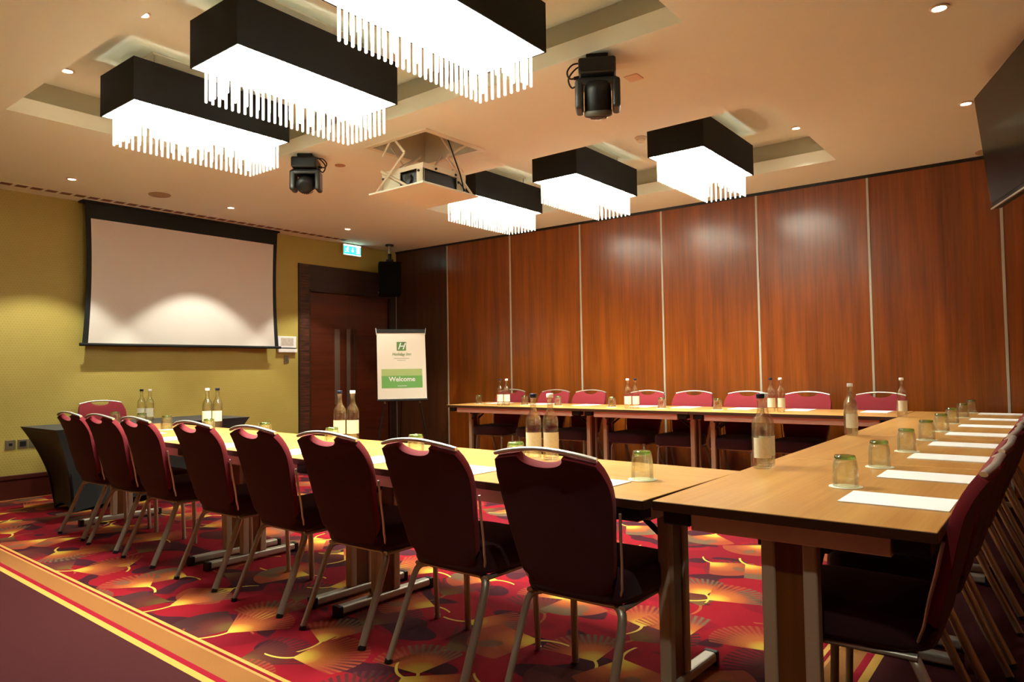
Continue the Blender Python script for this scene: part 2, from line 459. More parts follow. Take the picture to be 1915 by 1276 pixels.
# wood partition: panels and aluminium seams
seams = [-.02, 1.058, 2.177, 3.257, 4.333, 5.397, 6.438, 7.46, XR]
part = struct(bpy.data.objects.new('wall_partition', None)); COL.objects.link(part)
for i in range(8):
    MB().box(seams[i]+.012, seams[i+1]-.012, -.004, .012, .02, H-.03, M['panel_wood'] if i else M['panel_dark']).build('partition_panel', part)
for i in range(1, 8):
    MB().box(seams[i]-.011, seams[i]+.011, -.010, .012, .01, H-.03, M['seam']).build('seam_strip', part, bevel=.003)
MB().box(.0, .014, -.012, .0, .01, 2.9, M['seam']).build('seam_strip', part)
MB().box(0, XR, -.006, .012, H-.03, H, M['black']).build('top_track', part)

# ribbed door surround and double doors
ds = MB()
ds.box(-.03, .012, -1.711, DY0, 0, 2.575, M['slats']); ds.box(-.03, .016, -1.711, -1.690, 0, 2.575, M['frame_wood'])
ds.box(-.03, .012, DY0, -.001, DZ, 2.575, M['frame_wood']); ds.box(-.03, .012, DY1, -.001, 0, DZ, M['frame_wood'])
ds.box(-.10, .006, DY0, DY0+.03, 0, DZ, M['frame_wood']); ds.box(-.10, .006, DY0, DY1, DZ-.03, DZ, M['frame_wood'])
struct(ds.build('trim_1'))
YM = -.82
for n, (a, c) in enumerate(((DY0+.032, YM-.003), (YM+.003, DY1-.002))):
    d = MB().box(-.085, -.045, a, c, .01, DZ-.032, M['door_wood']).build('door_%d' % (n+1), bevel=.003)
    struct(d)
    if n == 0:
        MB().box(-.046, -.040, -1.095, -1.005, .70, 1.735, M['handle']).build('vision_panel', d, bevel=.002)
        hb = MB().box(-.030, -.015, -.905, -.845, .62, 1.74, M['handle'])
        hb.box(-.046, -.028, -.885, -.865, .72, .76, M['handle']); hb.box(-.046, -.028, -.885, -.865, 1.6, 1.64, M['handle'])
        hb.build('door_handle', d, bevel=.003)
    else:
        hb = MB().box(-.030, -.015, -.79, -.74, .62, 1.74, M['edge_brown'])
        hb.box(-.046, -.028, -.775, -.755, .72, .76, M['edge_brown']); hb.box(-.046, -.028, -.775, -.755, 1.6, 1.64, M['edge_brown'])
        hb.build('door_handle', d, bevel=.003)

# ------------------------------------------------------------------ chandeliers
SL, SW, SZ0, SZ1 = 1.0934, .4706, 2.8236, 3.091
def make_chandelier():
    t = thing('chandelier', '', 'chandelier')
    # local: x -SW..0 , y 0..SL (origin near corner), z absolute
    b = MB(); w = .006; x0, x1, y0, y1 = -SW, 0, 0, SL
    for (a, c, e, f) in ((x0, x1, y0, y0+w), (x0, x1, y1-w, y1), (x0, x0+w, y0+w, y1-w), (x1-w, x1, y0+w, y1-w)):
        b.box(a, c, e, f, SZ0, SZ1, M['shade'])
    for (a, c, e, f) in ((x0+w, x1-w, y0+w, y0+w+.003), (x0+w, x1-w, y1-w-.003, y1-w), (x0+w, x0+w+.003, y0+w, y1-w), (x1-w-.003, x1-w, y0+w, y1-w)):
        b.box(a, c, e, f, SZ0+.002, SZ1-.02, M['shade_in'])
    b.build('lamp_shade', t)
    MB().box(x0+.03, x1-.03, y0+.03, y1-.03, SZ0+.05, SZ0+.062, M['lamp']).build('lit_diffuser', t)
    c = MB().box(x0+.018, x1-.018, y0+.018, y1-.018, SZ1-.03, SZ1-.02, M['shade_in'])
    c.build('top_plate', t)
    rb = MB()
    for px, py in ((-.12, .18), (-.35, .18), (-.12, .92), (-.35, .92)):
        rb.tube([(px, py, SZ1-.02), (px, py, ZR)], .006, M['steel'], 8)
    rb.box(-.37, -.10, .16, .94, ZR-.012, ZR-.001, M['white_trim'])
    rb.build('ceiling_mount', t)
    al = bpy.data.lights.new('halogen_array', 'AREA'); al.shape = 'RECTANGLE'; al.size = SW-.07; al.size_y = SL-.07
    al.energy = 50; al.spread = R(118); al.color = WARM
    ao = bpy.data.objects.new('halogen_array', al); COL.objects.link(ao); ao.parent = t; ao.location = (-SW/2, SL/2, SZ0+.045)
    # bulbs just inside the rim
    bm = MB(); bm.lathe([(.004, 0), (.016, .006), (.019, .018), (.014, .03), (.008, .036)], M['bulb'], 12)
    first = None
    spots = [(-.03, .03+k*(SL-.06)/5) for k in range(6)]+[(-SW+.03, .03+k*(SL-.06)/5) for k in range(6)]
    for px, py in spots:
        if first is None:
            first = bm.build('bulb', t); o = first
        else:
            o = first.copy(); COL.objects.link(o); o.parent = t
        o.location = (px, py, SZ0+.004)
    # crystal rods
    rod = None; pts = []
    ins = .06; ax0, ax1, ay0, ay1 = x0+ins, x1-ins, y0+ins, y1-ins
    nl, ns = 26, 9
    for k in range(nl):
        y = ay0+(ay1-ay0)*k/(nl-1); pts += [(ax0, y, 0), (ax1, y, 0)]
    for k in range(1, ns-1):
        x = ax0+(ax1-ax0)*k/(ns-1); pts += [(x, ay0, 0), (x, ay1, 0)]
    for k in range(13):
        y = ay0+.06+(ay1-ay0-.12)*k/12; pts += [(ax0+.07, y, .02), (ax1-.07, y, .02)]
    rm = MB(); rm.lathe([(.0055, 0), (.0080, .004), (.0078, .225), (.004, .232)], M['crystal'], 8)
    for i, (px, py, dz) in enumerate(pts):
        if rod is None: rod = rm.build('crystal_rod', t); o = rod
        else: o = rod.copy(); COL.objects.link(o); o.parent = t
        o.location = (px, py, 2.635+dz)
    return t
ch = make_chandelier()
CHX = (3.4547, 4.5967, 5.7387)
chl = [('black box chandelier with hanging glass rods, left of the front three nearest the camera', 0, -5.310),
       ('black box chandelier with hanging glass rods, middle of the front three nearest the camera', 1, -5.310),
       ('large black box chandelier cut off by the top of the picture', 2, -5.310),
       ('black box chandelier with glass rods just behind the lowered projector', 0, -2.150),
       ('black box chandelier with glass rods, middle of the three near the wood partition', 1, -2.150),
       ('rightmost of the far three black box chandeliers, beside the smoke detector', 2, -2.150)]
for i, (lab, k, y) in enumerate(chl):
    o = ch if i == 0 else copy_tree(ch)
    o.location = (CHX[k], y, 0); tag(o, lab, 'chandelier', 'rectangular crystal chandeliers')

# ------------------------------------------------------------------ downlights
def make_down():
    t = thing('downlight', '', 'ceiling light')
    b = MB(); b.lathe([(.030, 0.), (.044, 0.), (.046, -.006), (.036, -.010), (.030, -.006)], M['white_trim'], 28, closed=True); b.build('trim_ring', t)
    b = MB(); b.lathe([(.001, -.004), (.031, -.004), (.031, -.001), (.001, -.001)], M['down'], 24); b.build('lens', t)
    return t
dl = make_down()
def spot(parent, e, cone=86, blend=.25, tilt=None):
    l = bpy.data.lights.new('downlight_lamp', 'SPOT'); l.energy = e; l.spot_size = R(cone); l.spot_blend = blend
    l.shadow_soft_size = .03; l.color = (.96, .97, .82)
    o = bpy.data.objects.new('downlight_lamp', l); COL.objects.link(o); o.parent = parent; o.location = (0, 0, -.02)
    return o
dls = [((7.40, -4.83, H), '', 28), ((7.40, -6.46, H), '', 42),
       ((.87, -4.70, H), 'small round downlight above the left of the mustard wall', 100),
       ((.885, -3.17, H), 'small round downlight in front of the projection screen', 95),
       ((.885, -1.61, H), 'small round downlight in front of the doorway and exit sign', 90),
       ((7.41, -3.196, H), 'small round downlight at the top right, above the right table row', 30),
       ((7.37, -1.565, H), 'small round downlight just left of the wall television', 22),
       ((2.64, -5.38, ZR), 'small recessed downlight at the left end of the front ceiling recess', 30),
       ((3.79, -5.41, ZR), 'small recessed downlight above the left two front chandeliers', 30),
       ((6.08, -.95, ZR), 'small recessed downlight at the right end of the rear ceiling recess', 30)]
made = []
for i, (p, lab, e) in enumerate(dls):
    o = dl if i == 0 else copy_tree(dl)
    o.location = p; tag(o, lab or 'small round downlight behind the camera, outside the picture', 'ceiling light', 'round recessed downlights')
    made.append((o, e))
for o, e in made: spot(o, e)

# ------------------------------------------------------------------ ceiling fittings
v = thing('ceiling_vent', 'long slotted air vent in the ceiling along the mustard wall', 'vent', (0, 0, H))
MB().box(.19, .33, -5.6, -1.12, -.002, .001, M['ceiling']).build('vent_plate', v)
sl = MB().box(-.042, .042, -.045, .045, -.004, -.001, M['grille']).build('slot', v)
k = 0
for row in (.26,):
    for i in range(36):
        o = sl if k == 0 else sl.copy()
        if k: COL.objects.link(o); o.parent = v
        o.location = (row, -1.18-i*.124, 0); k += 1
b = MB(); b.lathe([(.001, 0), (.10, 0), (.10, -.006), (.094, -.010), (.001, -.008)], mat('speaker_mesh', (176, 152, 120), .7, noise=.1, nscale=400), 32)
s1 = b.build('ceiling_speaker', loc=(.876, -3.92, H)); tag(s1, 'round flush ceiling speaker above the projection screen', 'speaker', 'flush ceiling speakers')
s2 = s1.copy(); COL.objects.link(s2); s2.location = (7.40, -.13, H); s2['label'] = 'round flush ceiling speaker beside the wall television'
sd = thing('smoke_detector', 'small white smoke detector between the two right chandeliers', 'detector', (4.932, -1.606, ZR))
MB().lathe([(.001, 0), (.052, 0), (.052, -.014), (.048, -.018), (.001, -.018)], M['off_white'], 28).build('base', sd)
MB().lathe([(.001, -.018), (.036, -.018), (.036, -.034), (.028, -.044), (.001, -.046)], M['off_white'], 28).build('sensor_cap', sd)
cp = MB().box(-.045, .045, -.045, .045, -.006, 0, mat('access_plate_paint', (222, 190, 160), .75)).build('ceiling_plate', loc=(5.83, -3.42, H), bevel=.002)
tag(cp, 'small square access plate on the ceiling beside the near moving light', 'plate')
cp2 = MB().lathe([(.001, 0), (.045, 0), (.045, -.004), (.001, -.005)], mat('sprinkler_cover', (190, 146, 110), .7), 24).build('sprinkler_cover', loc=(3.0, -3.40, H+.002))
tag(cp2, 'small round flush cover on the ceiling beside the far moving light', 'cover')

# moving head lights
def moving_head(name, label, loc, rz, tilt, scale=1., cables=True):
    t = thing(name, label, 'stage light', loc, rz, 'moving head stage lights')
    s = scale
    MB().box(-.06*s, .06*s, -.06*s, .06*s, -.04*s, 0, M['black_metal']).build('clamp', t, bevel=.006)
    b = MB().box(-.10*s, .10*s, -.105*s, .105*s, -.125*s, -.038*s, M['black']); b.build('base', t, bevel=.014, seg=3)
    y = MB()
    y.box(-.110*s, .110*s, -.064*s, .064*s, -.170*s, -.128*s, M['yoke'])
    for sx in (-1, 1):
        y.box(sx*.078*s, sx*.122*s, -.066*s, .066*s, -.30*s, -.135*s, M['yoke'])
    y.build('yoke', t, bevel=.018, seg=4)
    h = MB(); xf = Matrix.Translation((0, 0, -.235*s)) @ Matrix.Rotation(tilt, 4, 'X')
    h.lathe([(.03*s, -.10*s), (.062*s, -.095*s), (.072*s, -.05*s), (.074*s, .02*s), (.073*s, .055*s), (.072*s, .088*s), (.060*s, .092*s)], M['black'], 28, xf=xf)
    ho = h.build('lamp_head', t)
    MB().lathe([(.0745*s, .055*s), (.0765*s, .058*s), (.0760*s, .082*s), (.0735*s, .086*s)], M['head_grey'], 28, xf=xf, closed=True).build('bezel', ho)
    MB().lathe([(.001, .086*s), (.059*s, .086*s), (.045*s, .102*s), (.001, .108*s)], M['lens'], 28, xf=xf).build('lens', ho)
    g = MB()
    for k in range(7):
        a = -.6+k*.2
        g.box(-.004*s, .004*s, -.002, .004, -.035*s, .0, M['head_grey'], xf=xf @ Matrix.Rotation(a+PI, 4, 'Z') @ Matrix.Translation((0, .079*s, .01*s)))
    g.build('cooling_ribs', ho)
    c = MB()
    c.tube(smooth_path([(-.06*s, 0, -.03*s), (-.13*s, .0, -.03*s), (-.165*s, .0, -.07*s), (-.15*s, .01, -.105*s), (-.10*s, .01, -.10*s)]), .005, M['black'], 8)
    c.tube(smooth_path([(-.06*s, 0.03, -.02*s), (-.12*s, .03, -.045*s), (-.16*s, .03, -.10*s), (-.14*s, .03, -.15*s), (-.10*s, .03, -.12*s)]), .005, M['black'], 8)
    c.tube([(-.13*s, .01, -.105*s), (-.095*s, .01, -.10*s)], .010, M['black'], 10)
    c.build('power_cable', t)
    return t
moving_head('moving_head_light', 'black moving head stage light with cable loops, nearer of the two on the ceiling', (5.80, -3.80, H+.002), R(30), R(200), 1.04)
moving_head('moving_head_light', 'black moving head stage light hanging left of the projector, farther of the two', (3.02, -3.76, H+.002), R(222), R(65), 1.0)

# ------------------------------------------------------------------ projector lift
pz = 2.525
pl = thing('projector_lift', 'white scissor lift lowered from a ceiling hatch carrying the projector', 'projector lift')
MB().box(3.60, 4.20, -3.60, -2.98, pz, pz+.014, M['ceiling']).build('closing_panel', pl, bevel=.002)
fr = MB()
for a in ((3.555, 3.60, -3.60, -2.93), (4.19, 4.235, -3.60, -2.93), (3.60, 4.19, -3.60, -3.56), (3.60, 4.19, -2.975, -2.93)):
    fr.box(*a, H-.012, H+.004, M['off_white'])
fr.build('hatch_frame', pl, bevel=.002)
cage = MB(); cz0, cz1 = pz+.016, pz+.165
cx0, cx1, cy0, cy1 = 3.70, 4.15, -3.55, -3.08
cage.box(cx0, cx1, cy0, cy1, cz1, cz1+.006, M['off_white'])
for (a, c, e, f) in ((cx0, cx0+.20, cy0, cy0+.006), (cx1-.07, cx1, cy0, cy0+.006), (cx0, cx0+.006, cy0, cy1), (cx1-.006, cx1, cy0, cy0+.012), (cx1-.006, cx1, cy1-.10, cy1)):
    cage.box(a, c, e, f, cz0, cz1, M['off_white'])
cage.box(cx0, cx1, cy0-.001, cy0+.005, cz1-.03, cz1, M['off_white'])
cage.box(cx1-.006, cx1+.001, cy0, cy1, cz1-.035, cz1, M['off_white'])
cage.build('cage', pl)
def arm(p, q, w=.026, th=.012, m='off_white'):
    p = Vector(p); q = Vector(q); b = MB(); b.tube([p, q], w/2, M[m], 4, th/2, up=(0, 0, 1)); return b
knob = MB()
for (xx, yy) in ((cx1-.045, cy0), (cx0+.02, cy0)):
    knob.tube([(xx, yy-.012, cz1-.05), (xx, yy, cz1-.05)], .009, M['black'], 12)
for yy in (-3.42, -3.2):
    knob.tube([(cx1, yy, cz1-.02), (cx1+.012, yy, cz1-.02)], .009, M['black'], 12)
knob.build('knobs', pl)
for yy in (-3.575, -3.02):
    # lower scissor pair, upper pair
    arm((3.66, yy, pz+.02), (3.98, yy, pz+.27)).build('scissor_arm', pl)
    arm((3.98, yy+.014, pz+.02), (3.70, yy+.014, pz+.18)).build('scissor_arm', pl)
    arm((3.98, yy, pz+.27), (3.84, yy+.01, H+.02)).build('scissor_arm', pl)
    arm((3.70, yy+.03, pz+.30), (3.80, yy+.03, H+.02)).build('scissor_arm', pl)
for xx in (4.165, 3.64):
    arm((xx, -3.02, pz+.02), (xx, -3.32, pz+.26)).build('scissor_arm', pl)
    arm((xx+.014, -3.32, pz+.26), (xx+.014, -3.08, H+.02)).build('scissor_arm', pl)
    arm((xx, -3.12, pz+.18), (xx, -3.40, H+.02), .018).build('scissor_arm', pl)
cb = MB(); cb.tube(smooth_path([(4.17, -3.30, H), (4.19, -3.27, 2.82), (4.20, -3.24, 2.74), (4.18, -3.17, 2.66), (4.15, -3.10, 2.56)]), .006, M['black'], 8)
cb.tube(smooth_path([(4.12, -3.12, 2.57), (4.16, -3.18, 2.62), (4.17, -3.13, 2.58), (4.14, -3.06, 2.56)]), .005, M['black'], 8)
cb.build('cable', pl)
pr_ = thing('projector', 'black projector sitting in the white cage of the ceiling lift', 'projector')
MB().box(3.73, 4.135, -3.53, -3.10, pz+.016, pz+.13, mat('projector_body', (24, 26, 30), .3)).build('body', pr_, bevel=.012, seg=3)
MB().tube([(3.98, -3.545, pz+.075), (3.98, -3.528, pz+.075)], .035, M['lens'], 20).build('lens', pr_)

# ------------------------------------------------------------------ projection screen
def screen():
    t = thing('projection_screen', 'pulled-down white projection screen with black border on the mustard wall', 'projection screen', (.12, 0, 0))
    yL, yR = -4.31, -2.093; z0, z1 = 1.478, 2.742
    N = 16
    def side(z, s):           # tensioned edge: bows inward in the middle, flares at the bottom
        k = (z-1.46)/(2.93-1.46)
        return s*(.026*math.sin(PI*min(1, k*1.0))-.012*(1-k)**3)
    b = MB(); vs = []; fs = []
    for i in range(N+1):
        z = z0+(z1-z0)*i/N
        for j, y in enumerate((-4.259+side(z, 1)*.8, -2.146-side(z, 1)*.8)): vs.append((0.004, y, z))
    for i in range(N): fs.append((2*i, 2*i+1, 2*i+3, 2*i+2))
    b.raw(vs, fs, M['screen_white']); b.build('white_surface', t)
    b = MB(); vs = []; fs = []
    for i in range(N+1):
        z = 1.46+(H-1.46)*i/N
        vs += [(0.0, yL+side(z, 1), z), (0.0, yR-side(z, 1), z)]
    for i in range(N): fs.append((2*i, 2*i+1, 2*i+3, 2*i+2))
    b.raw(vs, fs, M['screen_black']); o = b.build('black_masking', t, solid=.003)
    MB().tube([(.004, -4.345, 1.462), (.004, -2.055, 1.462)], .016, M['screen_black'], 12).build('weight_bar', t)
    MB().box(-.10, .02, -4.33, -2.07, H-.02, H+.004, M['screen_black']).build('housing_slot', t)
screen()

# ------------------------------------------------------------------ wall fittings
th_ = thing('control_panel', 'white control panel mounted between the screen and the door', 'control panel')
MB().box(0, .025, -2.03, -1.755, 1.465, 1.612, M['paper']).build('cover', th_, bevel=.004)
MB().box(.005, .045, -2.03, -1.755, 1.405, 1.452, M['paper']).build('tray', th_, bevel=.004)
MB().box(0, .03, -2.03, -1.755, 1.452, 1.460, M['black']).build('gap_line', th_)
MB().box(.025, .027, -1.98, -1.80, 1.49, 1.59, mat('panel_print', (205, 195, 180), .6, noise=.2, nscale=90)).build('printed_sheet', th_)
sw = thing('light_switch', 'brushed steel light switch below the white control panel', 'light switch')
MB().box(0, .008, -1.925, -1.855, 1.265, 1.37, M['steel_plate']).build('plate', sw, bevel=.002)
MB().box(.008, .013, -1.905, -1.875, 1.295, 1.34, M['head_grey']).build('rocker', sw, bevel=.002)
for i, (y, lab) in enumerate(((-4.885, 'steel aerial socket plate low on the mustard wall, leftmost of three'), (-4.785, 'steel plate with black data socket, middle of the three low on the wall'), (-4.693, 'steel socket plate half hidden by the black cloth table'))):
    s = thing('wall_socket', lab, 'wall socket', (0, y, .47), group='steel wall socket plates')
    MB().box(0, .008, -.042, .042, 0, .085, M['steel_plate']).build('plate', s, bevel=.002)
    MB().box(.008, .012, -.014 if i != 1 else -.026, .014 if i != 1 else .026, .03 if i != 1 else .018, .056 if i != 1 else .068, M['black'] if i != 2 else M['cap_white']).build('socket', s, bevel=.002)

# exit sign
ex = thing('exit_sign', 'lit green and white emergency exit sign above the double doors', 'exit sign', (.1, -.897, 2.83))
MB().box(-.02, .0, -.155, .155, -.078, .078, M['off_white']).build('housing', ex, bevel=.003)
f = MB().box(.0, .004, -.148, .148, -.070, .070, M['exit_face']).build('lit_face', ex)
p = MB()
p.box(.004, .006, -.148, .148, .052, .070, M['exit_white']); p.box(.004, .006, -.148, .148, -.070, -.062, M['exit_white'])
p.build('light_edge', ex)
p = MB()       # running figure, arrow and doorway, flat printed shapes
def flat(b, pts, m, x=.0065): b.raw([(x, y, z) for y, z in pts], [tuple(range(len(pts)))], m)
a = -.09
p.lathe([(.0005, 0), (.011, 0), (.011, .002), (.0005, .002)], M['exit_white'], 12, xf=Matrix.Translation((.005, a+.012, .032)) @ Matrix.Rotation(PI/2, 4, 'Y'))
flat(p, [(a-.018, .018), (a+.004, .022), (a+.010, -.008), (a-.008, -.012)], M['exit_white'])
flat(p, [(a-.008, -.008), (a+.010, -.010), (a+.030, -.030), (a+.020, -.036)], M['exit_white'])
flat(p, [(a-.010, -.006), (a+.002, -.012), (a-.014, -.034), (a-.040, -.036), (a-.040, -.028), (a-.020, -.026)], M['exit_white'])
flat(p, [(a-.018, .018), (a-.034, .0), (a-.028, -.004), (a-.010, .010)], M['exit_white'])
flat(p, [(a+.004, .020), (a+.028, .006), (a+.024, .0), (a+.002, .012)], M['exit_white'])
p.build('running_figure', ex)
p = MB()
flat(p, [(-.006, .035), (.010, .035), (.010, -.006), (-.006, -.006)], M['exit_white']); flat(p, [(-.026, -.004), (.030, -.004), (.002, -.036)], M['exit_white'])
p.build('down_arrow', ex)
p = MB(); flat(p, [(.068, .044), (.128, .044), (.128, -.044), (.068, -.044)], M['exit_white']); p.build('door_symbol', ex)
MB().tube([(-.01, 0, .078), (-.01, 0, H-2.83)], .006, M['steel'], 8).build('hanger', ex)

# corner loudspeaker
sp = thing('loudspeaker', 'black loudspeaker box hung from the ceiling in the corner by the doors', 'loudspeaker', (.42, -.50, 0))
sp.rotation_euler = (0, 0, R(-40))
MB().box(-.16, .16, -.15, .15, 2.20, 2.66, M['speaker_black']).build('cabinet', sp, bevel=.012, seg=3)
MB().box(-.145, .145, -.156, -.148, 2.215, 2.645, M['speaker_black']).build('grille', sp, bevel=.004)
MB().box(.05, .075, -.160, -.155, 2.225, 2.25, M['cap_white']).build('badge', sp)
MB().lathe([(.001, H), (.06, H), (.06, H-.02), (.05, H-.025), (.001, H-.025)], M['black_metal'], 24, c=(0, 0, 0)).build('ceiling_plate', sp)
MB().tube([(0, 0, H-.02), (0, 0, 2.78)], .018, M['steel'], 14).tube([(0, 0, 2.79), (0, 0, 2.66)], .028, M['black_metal'], 14).build('hanging_pole', sp)
MB().box(-.10, .10, -.05, .05, 2.655, 2.70, M['black_metal']).build('yoke_bracket', sp, bevel=.006)

# television
tv = thing('television', 'black flat television angled down on a bracket at the upper right', 'television')
p0 = Vector((7.49, -2.07, 0)); dd = Vector((.33, -.944, 0)); ll = 1.22; zc = 2.43
n_ = Vector((-dd.y, dd.x, 0)) * -1          # faces the room (-x, -y side)
if n_.x > 0: n_ = -n_
tilt = R(-6)
xf = Matrix.Translation(p0+dd*ll/2+Vector((0, 0, zc))) @ Matrix((dd, -n_, Vector((0, 0, 1)))).transposed().to_4x4() @ Matrix.Rotation(-tilt, 4, 'X')
def tbox(x0, x1, y0, y1, z0, z1, m): return MB().box(x0, x1, y0, y1, z0, z1, m, xf=xf)
tbox(-.61, .61, 0, .05, -.35, .35, M['black']).build('cabinet', tv, bevel=.005)
tbox(-.597, .597, -.004, .002, -.318, .337, M['tv']).build('screen', tv)
tbox(-.60, .61, -.012, .0, -.352, -.344, M['alu']).build('bottom_trim', tv)
br = tbox(-.12, .12, .05, .09, -.15, .15, M['black_metal'])
c0 = xf @ Vector((0, .09, 0)); br.tube([c0, c0+Vector((.35, .1, .0)), Vector((XR, c0.y+.1, c0.z))], .025, M['black_metal'], 10)
br.box(XR-.02, XR, c0.y-.02, c0.y+.22, c0.z-.15, c0.z+.15, M['black_metal'])
br.build('wall_bracket', tv)

# ------------------------------------------------------------------ welcome board on an easel
def text_mesh(txt, size, m, name, parent, loc, shear=0., sx=1., bold=0.):
    cu = bpy.data.curves.new(name, 'FONT'); cu.body = txt; cu.size = size; cu.align_x = 'CENTER'; cu.align_y = 'CENTER'
    cu.shear = shear; cu.extrude = .0004; cu.offset = bold; cu.resolution_u = 3
    tmp = bpy.data.objects.new('tmp_text', cu); COL.objects.link(tmp); bpy.context.view_layer.update()
    me = bpy.data.meshes.new_from_object(tmp.evaluated_get(bpy.context.evaluated_depsgraph_get()))
    bpy.data.objects.remove(tmp, do_unlink=True)
    me.materials.clear(); me.materials.append(m); me.name = name
    o = bpy.data.objects.new(name, me); COL.objects.link(o); o.parent = parent; o.location = loc
    o.rotation_euler = (PI/2, 0, 0); o.scale = (sx, 1, 1); return o
ea = thing('flip_chart_easel', 'flip chart easel holding the green and white welcome poster by the door', 'easel', (1.03, -.86, 0))
fw = math.atan2(.788, -.615)-PI/2        # local -Y faces the camera
ea.rotation_euler = (0, 0, fw+R(14))
BW, Z0, Z1 = .635, .775, 1.665
bd = bpy.data.objects.new('board', MB().box(-BW/2, BW/2, 0, .014, 0, .93, M['black']).build('board_tmp').data)
bpy.data.objects.remove(bpy.data.objects['board_tmp']); COL.objects.link(bd); bd.parent = ea; bd.location = (0, -.10, Z0); bd.rotation_euler = (R(-11), 0, 0)
ps = MB().box(-BW/2+.004, BW/2-.004, -.004, .0, .012, .885, M['poster']).build('poster_sheet', bd)
MB().box(-.262, .262, -.0055, -.004, .155, .405, M['green']).build('green_panel', bd)
MB().box(-.262, .262, -.0060, -.004, .315, .405, M['green_pale']).build('pale_green_band', bd)
text_mesh('Welcome', .085, M['paper'], 'welcome_lettering', bd, (0, -.0065, .268), bold=.0022)
MB().box(-.06, .06, -.0066, -.0055, .178, .184, M['paper']).build('small_line', bd)
lg = MB().box(-.060, .060, -.0055, -.004, .648, .765, M['green_dark']); lg.build('logo_square', bd, bevel=.0006)
text_mesh('H', .125, M['paper'], 'logo_letter', bd, (-.006, -.0062, .703), shear=.35, bold=.001)
MB().box(.018, .066, -.0064, -.0055, .742, .760, M['head_grey']).build('logo_bar', bd)
text_mesh('Holiday Inn', .056, M['green_dark'], 'brand_lettering', bd, (0, -.0055, .600), shear=.25, sx=.95, bold=.0005)
MB().box(-.10, .10, -.0050, -.004, .541, .547, M['grey_text']).build('fine_print', bd)
MB().box(-.055, .055, -.0050, -.004, .517, .522, M['grey_text']).build('fine_print', bd)
MB().box(-BW/2, BW/2, -.012, .016, .885, .935, M['black']).build('top_clamp', bd, bevel=.004)
MB().box(-BW/2-.006, BW/2+.006, -.03, .016, -.014, .010, M['black']).build('pen_tray', bd, bevel=.003)
for s in (-1, 1):
    MB().tube([(s*.315, -.012, .86), (s*.325, -.012, .95)], .004, M['cap_white'], 8).build('clip', bd)
for s in (-1, 1):
    b = MB(); b.tube([(s*.22, -.06, Z0-.02), (s*.36, -.20, 0)], .008, M['black_metal'], 10)
    b.tube([(s*.225, -.075, Z0-.045), (s*.222, -.062, Z0-.012)], .011, M['steel'], 10); b.build('leg', ea)
MB().tube([(0, -.03, Z0+.3), (0, .34, 0)], .008, M['black_metal'], 10).build('leg', ea)

# ------------------------------------------------------------------ folding tables
def make_table(L, W, name='folding_table'):
    """long axis X, origin at centre on the floor"""
    t = thing(name, '', 'table')
    b = MB(); b.box(-L/2+.001, L/2-.001, -W/2+.001, W/2-.001, T-.022, T, M['table_top'])
    o = b.build('tabletop', t, bevel=.002)
    e = MB()
    for a in ((-L/2, L/2, -W/2, -W/2+.004), (-L/2, L/2, W/2-.004, W/2), (-L/2, -L/2+.004, -W/2, W/2), (L/2-.004, L/2, -W/2, W/2)):
        e.box(*a, T-.030, T-.0015, M['edge_brown'])
    e.box(-L/2+.012, L/2-.012, -W/2+.012, W/2-.012, T-.030, T-.0225, M['edge_brown'])
    e.build('edge_band', t, bevel=.002)
    zb0, zb1 = T-.085, T-.0305
    for s in (-1, 1):
        MB().box(-L/2+.13, L/2-.13, s*(W/2-.055)-.016, s*(W/2-.055)+.016, zb0, zb1, M['beam']).build('frame_rail', t, bevel=.003)
        MB().box(s*(L/2-.05)-.014, s*(L/2-.05)+.014, -W/2+.11, W/2-.11, zb0, zb1, M['beam']).build('frame_rail', t, bevel=.003)
        for q in (-1, 1):
            MB().box(s*(L/2-.075)-.045, s*(L/2-.075)+.045, q*(W/2-.065)-.045, q*(W/2-.065)+.045, zb0+.01, zb1, M['black']).build('corner_bracket', t, bevel=.006)
    for s in (-1, 1):
        x = s*(L/2-.10)
        p = MB()
        for q in (-1, 1): p.box(x-.022, x+.022, q*.058-.020, q*.058+.020, .05, zb0+.02, M['alu_dark'])
        po = p.build('leg', t, bevel=.006, seg=3)
        MB().box(x-.014, x+.014, -.038, .038, .05, zb0, M['post_wood']).build('wood_infill', po)
        f = MB().box(x-.026, x+.026, -.29, .29, .012, .050, M['alu']); f.build('foot_bar', po, bevel=.010, seg=3)
        for q in (-1, 1): MB().box(x-.028, x+.028, q*.29-.014, q*.29+.014, .0, .052, M['black']).build('foot_cap', po, bevel=.005)
        br = MB(); br.box(min(x-s*.070, x-s*.018), max(x-s*.070, x-s*.018), -.10, .10, zb0-.035, zb1, M['black'])
        for q in (-1, 1): br.tube([(x-s*.01, q*.06, zb0-.10), (x-s*.20, q*.06, zb1-.01)], .010, M['black'], 6, .016)
        br.build('folding_brace', po, bevel=.003)
    return t
W = .768
def place_table(L, c, rz, lab):
    t = make_table(L, W); t.location = (*c, 0); t.rotation_euler = (0, 0, rz); tag(t, lab, 'table', 'folding conference tables'); return t
XI, XO, YE = 6.812, 7.584, -5.232
# right row: runs along y
ys = [YE, -3.985, -2.72, -.344]
